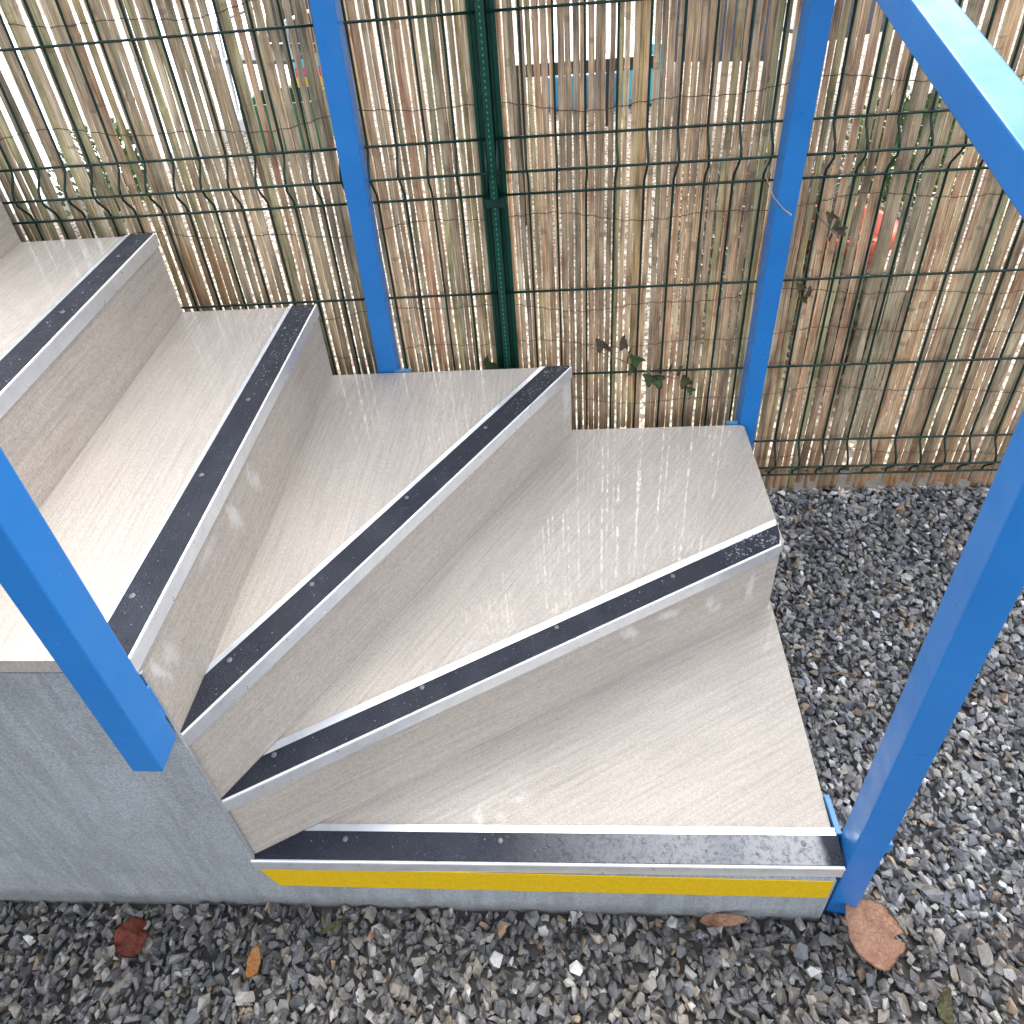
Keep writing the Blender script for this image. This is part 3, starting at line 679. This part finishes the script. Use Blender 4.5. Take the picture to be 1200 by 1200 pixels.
bm = bmesh.new(); box(bm, .52, 1.05, 3.9, 4.1, .05, .26, .03); wl(obj('seat', bm, bluep), t)
bm = bmesh.new(); box(bm, .98, 1.24, 3.88, 4.12, .05, .42, .05); wl(obj('backrest', bm, cyan), t)
bm = bmesh.new(); tube(bm, [(.50, 3.95, .08), (.62, 3.95, .34), (.74, 3.95, .06)], .02, 8); wl(obj('handle', bm, black), t)
t = thing('striped_toy_box', 'turquoise, pink and yellow toy box behind the left blue post', 'toy', (-1.05, 4.7, .05))
for z0, z1, mt in ((.05, .19, flat('yellow_plastic', (.78, .62, .02), .4, .05)), (.191, .25, flat('pink_plastic', (.62, .05, .25), .4, .05)), (.251, .38, cyan), (.381, .46, flat('pale_grey_plastic', (.7, .74, .78), .4, .05))):
    bm = bmesh.new(); box(bm, -1.27, -.84, 4.66, 4.95, z0, z1, .008); wl(obj('band', bm, mt), t)
t = thing('green_crate', 'dark green garden crate below the striped toy box', 'crate', (-.9, 3.4, .05))
gc = flat('dark_green_plastic', (.02, .10, .06), .45)
bm = bmesh.new(); box(bm, -1.18, -.76, 3.42, 3.44, .05, .34, .004); wl(obj('side_panel', bm, gc), t)
bm = bmesh.new(); box(bm, -1.18, -.76, 3.76, 3.78, .05, .34, .004); wl(obj('side_panel', bm, gc), t)
bm = bmesh.new(); box(bm, -1.18, -1.16, 3.441, 3.759, .05, .34, .004); wl(obj('end_panel', bm, gc), t)
bm = bmesh.new(); box(bm, -.78, -.76, 3.441, 3.759, .05, .34, .004); wl(obj('end_panel', bm, gc), t)
bm = bmesh.new(); box(bm, -1.159, -.781, 3.441, 3.759, .05, .07); wl(obj('base', bm, gc), t)
def chair(loc, rz, label, mt):
    t = thing('garden_chair', label, 'chair', loc, 'garden chairs in the neighbouring yard')
    bm = bmesh.new(); box(bm, -.24, .24, -.22, .22, .40, .425, .004); obj('seat', bm, mt, t)
    bm = bmesh.new(); box(bm, -.24, .24, -.012, .012, 0, .5, .004); bmesh.ops.rotate(bm, cent=(0, 0, 0), matrix=Matrix.Rotation(R(-14), 3, 'X'), verts=bm.verts[:]); bmesh.ops.translate(bm, vec=(0, .225, .43), verts=bm.verts[:]); obj('backrest', bm, mt, t)
    st = flat('bare_chair_steel', (.5, .52, .55), .3, .05, metal=.8)
    for (x, y) in ((-.25, -.22), (.25, -.22), (-.25, .24), (.25, .24)):
        bm = bmesh.new(); tube(bm, [(x, y, 0), (x, y * .9, .41)], .012, 8); obj('leg', bm, st, t)
    for x in (-.26, .26):
        bm = bmesh.new(); tube(bm, [(x, -.2, .43), (x, -.18, .64), (x, .25, .66)], .012, 8); obj('armrest', bm, st, t)
    t.rotation_euler.z = rz; return t
slate = flat('slate_blue_mesh', (.075, .10, .15), .6)
chair((1.46, 3.42, .05), R(165), 'slate-blue sling chair behind the reeds right of the white table', slate)
chair((2.12, 3.75, .05), R(200), 'slate-blue sling chair behind the reeds next to the right blue post', slate)
chair((-1.15, 4.15, .05), R(-20), 'black garden chair behind the reeds left of the left blue post', black)
redp = flat('red_terracotta', (.48, .075, .04), .5, .15)
def pot(name, label, cx, cy, r0, r1, h, mt, cat='pot'):
    bm = bmesh.new(); seg = 22; prof_ = [(r0, 0), (r1, h * .85), (r1 * 1.08, h * .86), (r1 * 1.08, h), (r1 * .93, h), (r1 * .88, h * .8), (0.001, h * .78)]
    rings = [[bm.verts.new((cx + r * math.cos(2 * math.pi * k / seg), cy + r * math.sin(2 * math.pi * k / seg), .05 + z)) for k in range(seg)] for r, z in prof_]
    for a_, b_ in zip(rings, rings[1:]):
        for k in range(seg): bm.faces.new((a_[k], a_[(k + 1) % seg], b_[(k + 1) % seg], b_[k]))
    bm.faces.new(rings[0][::-1]); o = obj(name, bm, mt, smooth=True); return tag(o, label, cat)
pot('red_plant_pot', 'tall dark red plant pot behind the reeds right of the right blue post', 1.39, 1.57, .115, .135, .31, redp)
pot('red_toy_bucket', 'small bright red bucket beyond the reeds beside the right blue post', 1.53, 2.35, .05, .065, .14, flat('bright_red_plastic', (.62, .01, .03), .35, .08), 'bucket')
pot('pink_toy_bucket', 'tiny pink bucket in front of the bright red one', 1.46, 2.16, .03, .036, .07, flat('light_pink_plastic', (.75, .2, .32), .35, .08), 'bucket')
# shrubs: a woody stem and many small leaves
def shrub(name, label, cx, cy, rad, h, n, cols, leafw=.006, leafl=.035):
    t = thing(name, label, 'shrub', (cx, cy, .05)); rnd = random.Random(int(cx * 100))
    bm = bmesh.new()
    for k in range(9):
        a = rnd.random() * 6.28; tube(bm, [(0, 0, 0), (rad * .4 * math.cos(a), rad * .4 * math.sin(a), h * .5), (rad * .8 * math.cos(a), rad * .8 * math.sin(a), h * .9)], [.008, .005, .002], 5)
    obj('stem', bm, flat('shrub_stem', (.09, .07, .05), .8), t)
    V, F = [], []
    for k in range(n):
        a = rnd.random() * 6.28; u = rnd.random() ** .5; zz = h * (.08 + .92 * rnd.random()); rr = rad * u * math.sqrt(max(.05, 1 - (zz / h - .45) ** 2 * 2.2)) * (1 + .2 * math.sin(5 * a))
        p = Vector((rr * math.cos(a), rr * math.sin(a), zz)); d = Vector((math.cos(a) * .6 + rnd.gauss(0, .4), math.sin(a) * .6 + rnd.gauss(0, .4), .8)).normalized(); s = d.cross(Vector((rnd.random(), rnd.random(), rnd.random()))).normalized() * leafw
        l = d * leafl * rnd.uniform(.6, 1.3); b0 = len(V); V += [p - s * .4, p + l * .5 - s, p + l, p + l * .5 + s, p + s * .4]; F.append((b0, b0 + 1, b0 + 2, b0 + 3, b0 + 4))
    me = bpy.data.meshes.new('foliage'); me.from_pydata([tuple(v) for v in V], [], F); mt = flat('shrub_leaf', cols, .6, .45, 25); me.materials.append(mt.m)
    o = bpy.data.objects.new('foliage', me); link(o, t); return t
shrub('lavender_bush', 'grey-green lavender bush behind the reeds left of the right blue post', 1.16, 1.62, .30, .46, 5200, (.13, .17, .15))
shrub('lavender_bush', 'smaller dark lavender bush behind the right blue post', 1.30, 1.22, .13, .30, 2000, (.08, .12, .09))
shrub('young_ivy_bush', 'light green ivy bush by the added white slab at upper left', -1.60, 2.70, .22, .42, 1200, (.08, .15, .06), .014, .03)
shrub('box_bush', 'small green bush behind the red plant pot at upper right', 1.9, 2.3, .2, .45, 1500, (.07, .15, .05), .012, .025)
